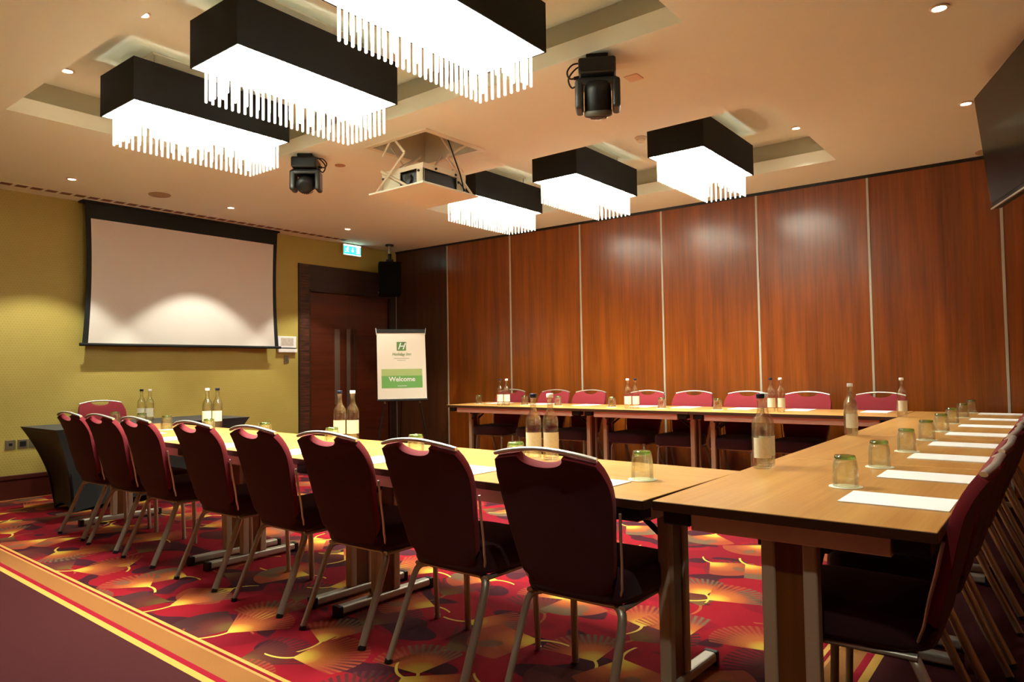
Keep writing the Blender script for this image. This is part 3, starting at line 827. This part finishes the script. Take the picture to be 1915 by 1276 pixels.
# left row: pivots slightly about its junction with the right row
AL = R(-2.1)
def leftpt(s, off):   # s = distance from the junction along the row, off = distance inward from the near edge
    return Vector((XI-.004, YE-.02, 0))+Vector((-math.cos(AL), -math.sin(AL), 0))*s+Vector((0, 1, 0))*off
labR = ['oak-topped folding table at the near right corner, closest to the camera', 'oak-topped folding table second along the right row under the notepads', 'oak-topped folding table at the far end of the right row by the partition']
for i in range(3):
    place_table(ys[i+1]-ys[i]-.003, ((XI+XO)/2, (ys[i]+ys[i+1])/2), PI/2, labR[i])
labL = ['oak-topped folding table in the left row, joined to the near corner table', 'short oak-topped folding table in the middle of the left row', 'oak-topped folding table at the far end of the left row by the black cloth table']
sL = [0, 1.80, 3.06, 5.04]
for i in range(3):
    L = sL[i+1]-sL[i]; p = leftpt((sL[i]+sL[i+1])/2, W/2)
    place_table(L-.003, (p.x, p.y), AL, labL[i])
labB = ['oak-topped folding table in the back row, joined to the far right corner', 'short oak-topped folding table in the middle of the back row', 'oak-topped folding table at the left end of the back row']
xb = [XI-.004, 5.10, 3.93, 2.06]
for i in range(3):
    place_table(xb[i]-xb[i+1]-.003, ((xb[i]+xb[i+1])/2, -1.117+W/2), 0, labB[i])

# ------------------------------------------------------------------ black cloth table
def cloth_table():
    t = thing('cloth_covered_table', 'table under a fitted black stretch cloth in front of the screen', 'table', (1.02, -4.14, 0))
    hx, hy, zt = .40, .86, .715
    NS, NV = 16, 12
    def pt(cx, cy, k, s, v):     # side k, s -1..1 along it, v 0 top .. 1 bottom
        inset_c = .20*(1-(1-v)**1.9)
        mid = (1-s*s)
        inn = inset_c+mid*(.05*math.sin(PI*min(v*1.1, 1)))
        zb = .0+mid*.06
        z = zt*(1-v)+zb*v
        if k == 0: return (s*(hx-inset_c), -(hy-inn), z)
        if k == 1: return ((hx-inn), s*(hy-inset_c), z)
        if k == 2: return (-s*(hx-inset_c), (hy-inn), z)
        return (-(hx-inn), -s*(hy-inset_c), z)
    b = MB()
    for k in range(4):
        vs = [pt(hx, hy, k, -1+2*i/NS, j/NV) for j in range(NV+1) for i in range(NS+1)]
        fs = [(j*(NS+1)+i, (j+1)*(NS+1)+i, (j+1)*(NS+1)+i+1, j*(NS+1)+i+1) for j in range(NV) for i in range(NS)]
        b.raw(vs, fs, M['spandex'], True)
    b.raw([(-hx, -hy, zt), (hx, -hy, zt), (hx, hy, zt), (-hx, hy, zt)], [(0, 1, 2, 3)], M['spandex'])
    b.build('stretch_cloth', t)
    MB().box(-hx+.02, hx-.02, -hy+.02, hy-.02, zt-.03, zt-.004, M['edge_brown']).build('tabletop', t)
    for sx in (-1, 1):
        for sy in (-1, 1):
            MB().tube([(sx*(hx-.215), sy*(hy-.215), 0), (sx*(hx-.12), sy*(hy-.12), zt-.03)], .014, M['black_metal'], 10).build('leg', t)
cloth_table()

# ------------------------------------------------------------------ chairs
def make_chair():
    t = thing('banquet_chair', '', 'chair')
    prof = [(.385, .13), (.45, .105), (.52, .09), (.60, .068), (.70, .046), (.76, .030), (.82, .002), (.875, -.038)]
    hwp = [(.385, .150), (.40, .168), (.43, .182), (.50, .192), (.62, .207), (.74, .221), (.80, .221), (.845, .211), (.875, .198)]
    def interp(tab, z):
        if z <= tab[0][0]: return tab[0][1]
        for (a, p), (c, q) in zip(tab, tab[1:]):
            if z <= c: return p+(q-p)*(z-a)/(c-a)
        return tab[-1][1]
    NU, NV = 28, 20; z0 = .385
    def ztop(u):
        z = .868+.024*(1-u*u)-.012
        x = abs(u)*.2
        if x < .088: z -= .040*math.sqrt(max(0, 1-(x/.088)**2))
        return z
    us = sorted(set([-1+2*i/NU for i in range(NU+1)]+[-.44, .44, -.41, .41]))
    b = MB(); vs = []; fs = []; nU = len(us)
    for j in range(NV+1):
        v = j/NV; zn = z0+(.875-z0)*v
        for u in us:
            z = z0+(ztop(u)-z0)*v
            z += .05*(u**6)*(1-v)**3            # rounded lower corners
            hw = interp(hwp, zn)
            y = interp(prof, z)+.012*u*u
            vs.append((hw*u, y, z))
    for j in range(NV):
        for i in range(nU-1):
            fs.append((j*nU+i, j*nU+i+1, (j+1)*nU+i+1, (j+1)*nU+i))
    b.raw(vs, fs, M['fabric'], True)
    o = b.build('backrest', t)
    o.data.materials.clear(); o.data.materials.append(M['fabric_back']); o.data.materials.append(M['fabric'])
    d = o.modifiers.new('solid', 'SOLIDIFY'); d.thickness = .030; d.offset = 0; d.material_offset = 1; d.material_offset_rim = 1
    d = o.modifiers.new('bevel', 'BEVEL'); d.width = .010; d.segments = 2; d.limit_method = 'ANGLE'; d.angle_limit = R(50)
    # top rail
    b = MB(); pts = []
    for i in range(25):
        u = -1+2*i/24; z = .868+.026*(1-u*u)
        pts.append((.200*u, interp(prof, z-.01)+.012*u*u-.002, z))
    b.tube(pts, .0075, M['rail'], 10, .011)
    b.build('top_rail', t)
    for s in (-1, 1):
        pts = []
        for i in range(12):
            z = .69-(.69-.40)*i/11; pts.append((s*(interp(hwp, z)+.012), interp(prof, z)+.028, z))
        b = MB(); b.tube(smooth_path(pts, 2), .005, M['rail'], 8); b.build('side_rail', t)
    # seat cushion
    b = MB(); NX, NY = 14, 14; vs = []; top = []; 
    def outline(a):
        c, s = math.cos(a), math.sin(a); n = 5.
        k = (abs(c)**n+abs(s)**n)**(-1/n)
        hx = .205+.018*(s*k+1)/2
        return hx*c*k, .325+.215*s*k
    lev = [(.90, .372), (.975, .378), (1., .395), (1., .440), (.985, .462), (.94, .474), (.80, .481), (.5, .485), (.15, .486)]
    n = 40; vs = []; fs = []
    for (k, z) in lev:
        for i in range(n):
            x, y = outline(2*PI*i/n); vs.append((x*k, .325+(y-.325)*k, z))
    for j in range(len(lev)-1):
        for i in range(n):
            i2 = (i+1) % n; fs.append((j*n+i, j*n+i2, (j+1)*n+i2, (j+1)*n+i))
    fs.append(tuple(reversed(range(n)))); fs.append(tuple((len(lev)-1)*n+i for i in range(n)))
    b.raw(vs, fs, M['seat_fabric'], True); b.build('seat', t)
    # frame under the seat
    b = MB()
    for s in (-1, 1):
        b.tube([(s*.185, .15, .362), (s*.190, .46, .362)], .010, M['steel'], 10, .014)
    b.tube([(-.185, .17, .362), (.185, .17, .362)], .010, M['steel'], 10, .014); b.tube([(-.19, .42, .362), (.19, .42, .362)], .010, M['steel'], 10)
    b.build('seat_frame', t)
    for s in (-1, 1):
        b = MB(); b.tube(smooth_path([(s*.150, .175, .360), (s*.178, .158, .352), (s*.192, .138, .315), (s*.196, .085, .19), (s*.200, .004, .012)], 5), .0125, M['steel'], 12, .016)
        b.tube([(s*.200, .006, .016), (s*.2005, .0, 0.)], .0145, M['black'], 12, .018); b.build('leg', t)
        b = MB(); b.tube(smooth_path([(s*.150, .425, .360), (s*.180, .438, .352), (s*.190, .45, .31), (s*.193, .457, .15), (s*.195, .462, .012)], 5), .0115, M['steel'], 12, .014)
        b.tube([(s*.195, .462, .016), (s*.195, .462, 0.)], .0140, M['steel'], 12); b.build('leg', t)
    return t
chair = make_chair(); used = [False]
def put_chair(x, y, rz, lab, grp):
    if not used[0]: o = chair; used[0] = True
    else: o = copy_tree(chair)
    o.location = (x, y, 0); o.rotation_euler = (0, 0, rz); tag(o, lab, 'chair', grp); return o
ordn = ['', 'second', 'third', 'fourth', 'fifth', 'sixth', 'seventh']
# left row, backs to the viewer (foot centre x, y)
LC = [(6.485, -5.330, 1.0), (5.890, -5.318, -1.0), (5.300, -5.292, .5), (4.680, -5.262, -1.0), (4.055, -5.240, 0), (3.315, -5.212, -1), (2.755, -5.192, 1), (2.200, -5.172, 0)]
for i, (x, y, a) in enumerate(LC):
    lab = 'burgundy chair with its back to the camera, largest and nearest of the left row' if i == 0 else \
        ('burgundy chair at the far left end of the left row, farthest from the camera' if i == 7 else
         'burgundy chair back, %s from the near corner in the left row' % ordn[i])
    put_chair(x, y, R(a), lab, 'burgundy chairs along the left table row')
# right row, seen from the side
RC = [(-4.87, 0), (-4.285, 1), (-3.755, -1), (-3.12, 0), (-2.50, 1), (-1.86, 0), (-1.22, -1), (-.58, 0)]
for i, (y, a) in enumerate(RC):
    lab = 'burgundy chair seen side-on at the near right corner, closest to the camera' if i == 0 else \
        ('burgundy chair at the far end of the right row beside the partition' if i == 7 else
         'burgundy chair seen side-on, %s from the camera in the right row' % ordn[i])
    put_chair(7.652, y, PI/2+R(a), lab, 'burgundy chairs along the right table row')
BC = [(2.372, 1), (3.035, -1), (3.525, 0), (4.245, 0), (4.78, 0), (5.345, 0), (5.912, 1), (6.535, 0)]
bl = ['leftmost chair of the back row, behind the left pair of bottles', 'chair in the back row, second from the left, facing the room', 'chair in the back row, third from the left, facing the room',
      'chair in the back row partly behind the middle pair of bottles', 'chair in the back row just right of the middle pair of bottles', 'chair in the back row just left of the right pair of bottles',
      'chair in the back row just right of the right pair of bottles', 'rightmost chair of the back row, beside the single tall bottle']
for (x, a), l in zip(BC, bl):
    put_chair(x, -.268, PI+R(a), 'burgundy '+l.replace(' in the back row,', ' of the back row,'), 'burgundy chairs along the back table row')
o = copy_tree(chair); o.location = (.15, -4.15, 0); o.rotation_euler = (0, 0, -PI/2)
if 'group' in o: del o['group']
tag(o, 'burgundy chair behind the black cloth table, facing the room by the mustard wall', 'chair')

# ------------------------------------------------------------------ paper, coasters, glasses, bottles
ZT = T
pad0 = [None]
def pad(x, y, rz, lab, grp, z=ZT):
    if pad0[0] is None:
        o = MB().box(-.105, .105, -.145, .145, 0, .003, M['paper']).build('notepad'); pad0[0] = o
    else: o = pad0[0].copy(); COL.objects.link(o)
    o.location = (x, y, z+.0006); o.rotation_euler = (0, 0, rz)
    if grp is None and 'group' in o: del o['group']
    return tag(o, lab, 'paper', grp)
gl0 = [None]; co0 = [None]
def make_glass():
    t = thing('drinking_glass', '', 'glass')
    # upside down tumbler: thick green base on top
    out = [(.0400, 0.), (.0412, .003), (.0410, .030), (.0398, .062), (.0372, .082), (.0345, .096), (.0318, .104)]
    inn = [(.0300, .090), (.0345, .080), (.0372, .062), (.0385, .030), (.0385, .0015)]
    b = MB(); prof = out+[(.0008, .106)]; prof2 = [(.0008, .090)]+inn
    b.lathe(prof+prof2, M['glass'], 28, closed=True); b.build('tumbler', t)
    b = MB(); b.lathe([(.0005, .0915), (.0300, .0915), (.0338, .0945), (.0315, .1030), (.0005, .1050)], M['glass_green'], 28); b.build('green_base', t)
    return t
def drink(x, y, lab, grp, z=ZT, coaster=True, clab=None):
    if coaster:
        if co0[0] is None:
            c = MB().lathe([(.0005, 0), (.0525, 0), (.0530, .001), (.0525, .0022), (.0005, .0022)], M['coaster'], 32).build('paper_coaster'); co0[0] = c
        else: c = co0[0].copy(); COL.objects.link(c)
        c.location = (x, y, z+.0005 if True else z); tag(c, clab, 'coaster', 'round paper coasters')
        z2 = z+.003
    else: z2 = z+.0005
    if gl0[0] is None: gl0[0] = make_glass(); o = gl0[0]
    else: o = copy_tree(gl0[0])
    o.location = (x, y, z2); o.rotation_euler = (0, 0, random.random()*6)
    if 'group' in o: del o['group']
    tag(o, lab, 'glass', grp)
# right row pads and glasses
PR = [-4.96, -4.403, -3.769, -3.183, -2.558, -1.925, -1.275, -.62]
GR = [-4.691, -4.135, -3.52, -2.915, -2.334, -1.672, -1.03, -.43]
wr = ['nearest the camera', 'second from the camera', 'third from the camera', 'fourth from the camera', 'fifth from the camera', 'sixth from the camera', 'seventh from the camera', 'farthest, by the partition']
for i in range(8):
    pad(7.430, PR[i]+.118, PI/2, 'white paper pad on the right table row, '+wr[i], 'paper pads on the right table row')
    drink(7.243 if i < 5 else 7.225, GR[i]+.035, 'upturned green-based tumbler on the right table row, '+wr[i], 'upturned tumblers on the right row', clab='round cream coaster under the tumbler on the right row, '+wr[i])
# left row
GL = [(6.60, -4.885), (6.00, -4.87), (5.36, -4.83), (4.63, -4.76), (3.92, -4.72), (3.24, -4.71), (2.55, -4.66), (2.02, -4.60)]
wl_ = ['nearest the camera', 'second from the near corner', 'third from the near corner', 'fourth from the near corner', 'fifth from the near corner', 'sixth from the near corner', 'seventh from the near corner', 'at the far left end']
for i in range(8):
    x, y, a = LC[i]
    pad(x+.005 if i else 6.482, y+.235, AL, 'white paper pad on the left table row, '+wl_[i], 'paper pads on the left table row')
    drink(GL[i][0], GL[i][1], 'upturned green-based tumbler on the left table row, '+wl_[i], 'upturned tumblers on the left row', clab='round cream coaster under the tumbler on the left row, '+wl_[i])
# back row
wb = ['leftmost', 'second from the left', 'third from the left', 'fourth from the left', 'fifth from the left', 'sixth from the left', 'seventh from the left', 'rightmost']
for i, x in enumerate([2.42, 3.06, 3.66, 4.37, 4.83, 5.41, 5.93, 6.56]):
    pad(x, -.56, 0, 'white paper pad on the back table row, '+wb[i], 'paper pads on the back table row')
for i, x in enumerate([2.30, 2.98, 3.44, 4.115, 4.68, 5.25]):
    drink(x, -.80, 'upturned tumbler on the back table row, '+wb[i], 'upturned tumblers on the back row', clab='round coaster under the tumbler on the back row, '+wb[i])
drink(1.11, -4.42, 'upturned tumbler standing on the black cloth table', None, z=.716, clab='round coaster under the tumbler on the black cloth table')
pad(1.15, -4.62, .1, 'white paper pad lying on the black cloth table', None, z=.716)

def make_bottle(cap):
    t = thing('water_bottle', '', 'bottle')
    out = [(.0005, 0), (.028, 0), (.0345, .003), (.0365, .010), (.0368, .165), (.0355, .182), (.030, .198), (.020, .214), (.0150, .228), (.0135, .245), (.0135, .272), (.0150, .274), (.0150, .280)]
    inn = [(.0115, .280), (.0112, .245), (.0125, .229), (.0175, .213), (.0272, .196), (.0325, .181), (.0340, .164), (.0338, .014), (.030, .009), (.0005, .012)]
    b = MB(); b.lathe(out+inn, M['bottle'], 32, closed=True)
    bo = b.build('bottle_body', t)
    b = MB(); n = 26; vs = []; fs = []
    for i in range(n+1):
        a = -1.25+2.5*i/n
        vs += [(.0374*math.sin(a), -.0374*math.cos(a), .045), (.0374*math.sin(a), -.0374*math.cos(a), .125)]
    for i in range(n): fs.append((2*i, 2*i+2, 2*i+3, 2*i+1))
    b.raw(vs, fs, M['label'], True); b.build('paper_label', t)
    b = MB(); b.lathe([(.0005, .281), (.0158, .281), (.0162, .284), (.0162, .297), (.0150, .300), (.0005, .300)], M[cap], 24); b.build('screw_cap', t)
    return t
bw, bk = make_bottle('cap_white'), make_bottle('cap_dark'); bused = {0: False, 1: False}
def bottle(x, y, kind, rz, lab, grp, z=ZT):
    src = (bw, bk)[kind]
    if not bused[kind]: o = src; bused[kind] = True
    else: o = copy_tree(src)
    o.location = (x, y, z+.0006); o.rotation_euler = (0, 0, rz); tag(o, lab, 'bottle', grp)
def pair(x, y, dx, dy, k1, k2, where, z=ZT, rz=R(38)):
    c = ('white', 'dark')
    bottle(x, y, k1, rz, '%s-capped glass water bottle %s, left of two' % (c[k1], where), 'glass water bottles', z)
    bottle(x+dx, y+dy, k2, rz+.2, '%s-capped glass water bottle %s, right of two' % (c[k2], where), 'glass water bottles', z)
pair(6.868, -4.375, -.012, .080, 1, 0, 'on the near right table')
pair(6.850, -2.790, -.020, .078, 0, 1, 'halfway along the right table row')
bottle(6.840, -1.10, 0, R(38), 'single glass water bottle at the far right table junction', 'glass water bottles')
pair(5.800, -.96, .074, .030, 1, 0, 'on the back table near its right end')
pair(4.395, -.97, .070, .030, 0, 1, 'in the middle of the back table')
pair(2.770, -.98, .070, .030, 1, 0, 'at the left end of the back table')
pair(5.915, -4.625, .066, .040, 1, 0, 'behind the nearest left-row chair')
pair(4.420, -4.540, .060, .048, 1, 0, 'on the left row in front of the doors')
pair(2.600, -4.370, .058, .050, 0, 1, 'on the far part of the left row')
pair(1.045, -4.160, .076, .040, 1, 0, 'on the black cloth table', z=.716)

# ------------------------------------------------------------------ world and colour management
w = bpy.data.worlds.new('world'); SC.world = w; w.use_nodes = True
w.node_tree.nodes['Background'].inputs[0].default_value = (.05, .04, .03, 1); w.node_tree.nodes['Background'].inputs[1].default_value = .1
SC.view_settings.view_transform = 'Standard'; SC.view_settings.look = 'None'; SC.view_settings.exposure = 0.5; SC.view_settings.gamma = 1.0
SC.view_settings.use_curve_mapping = False
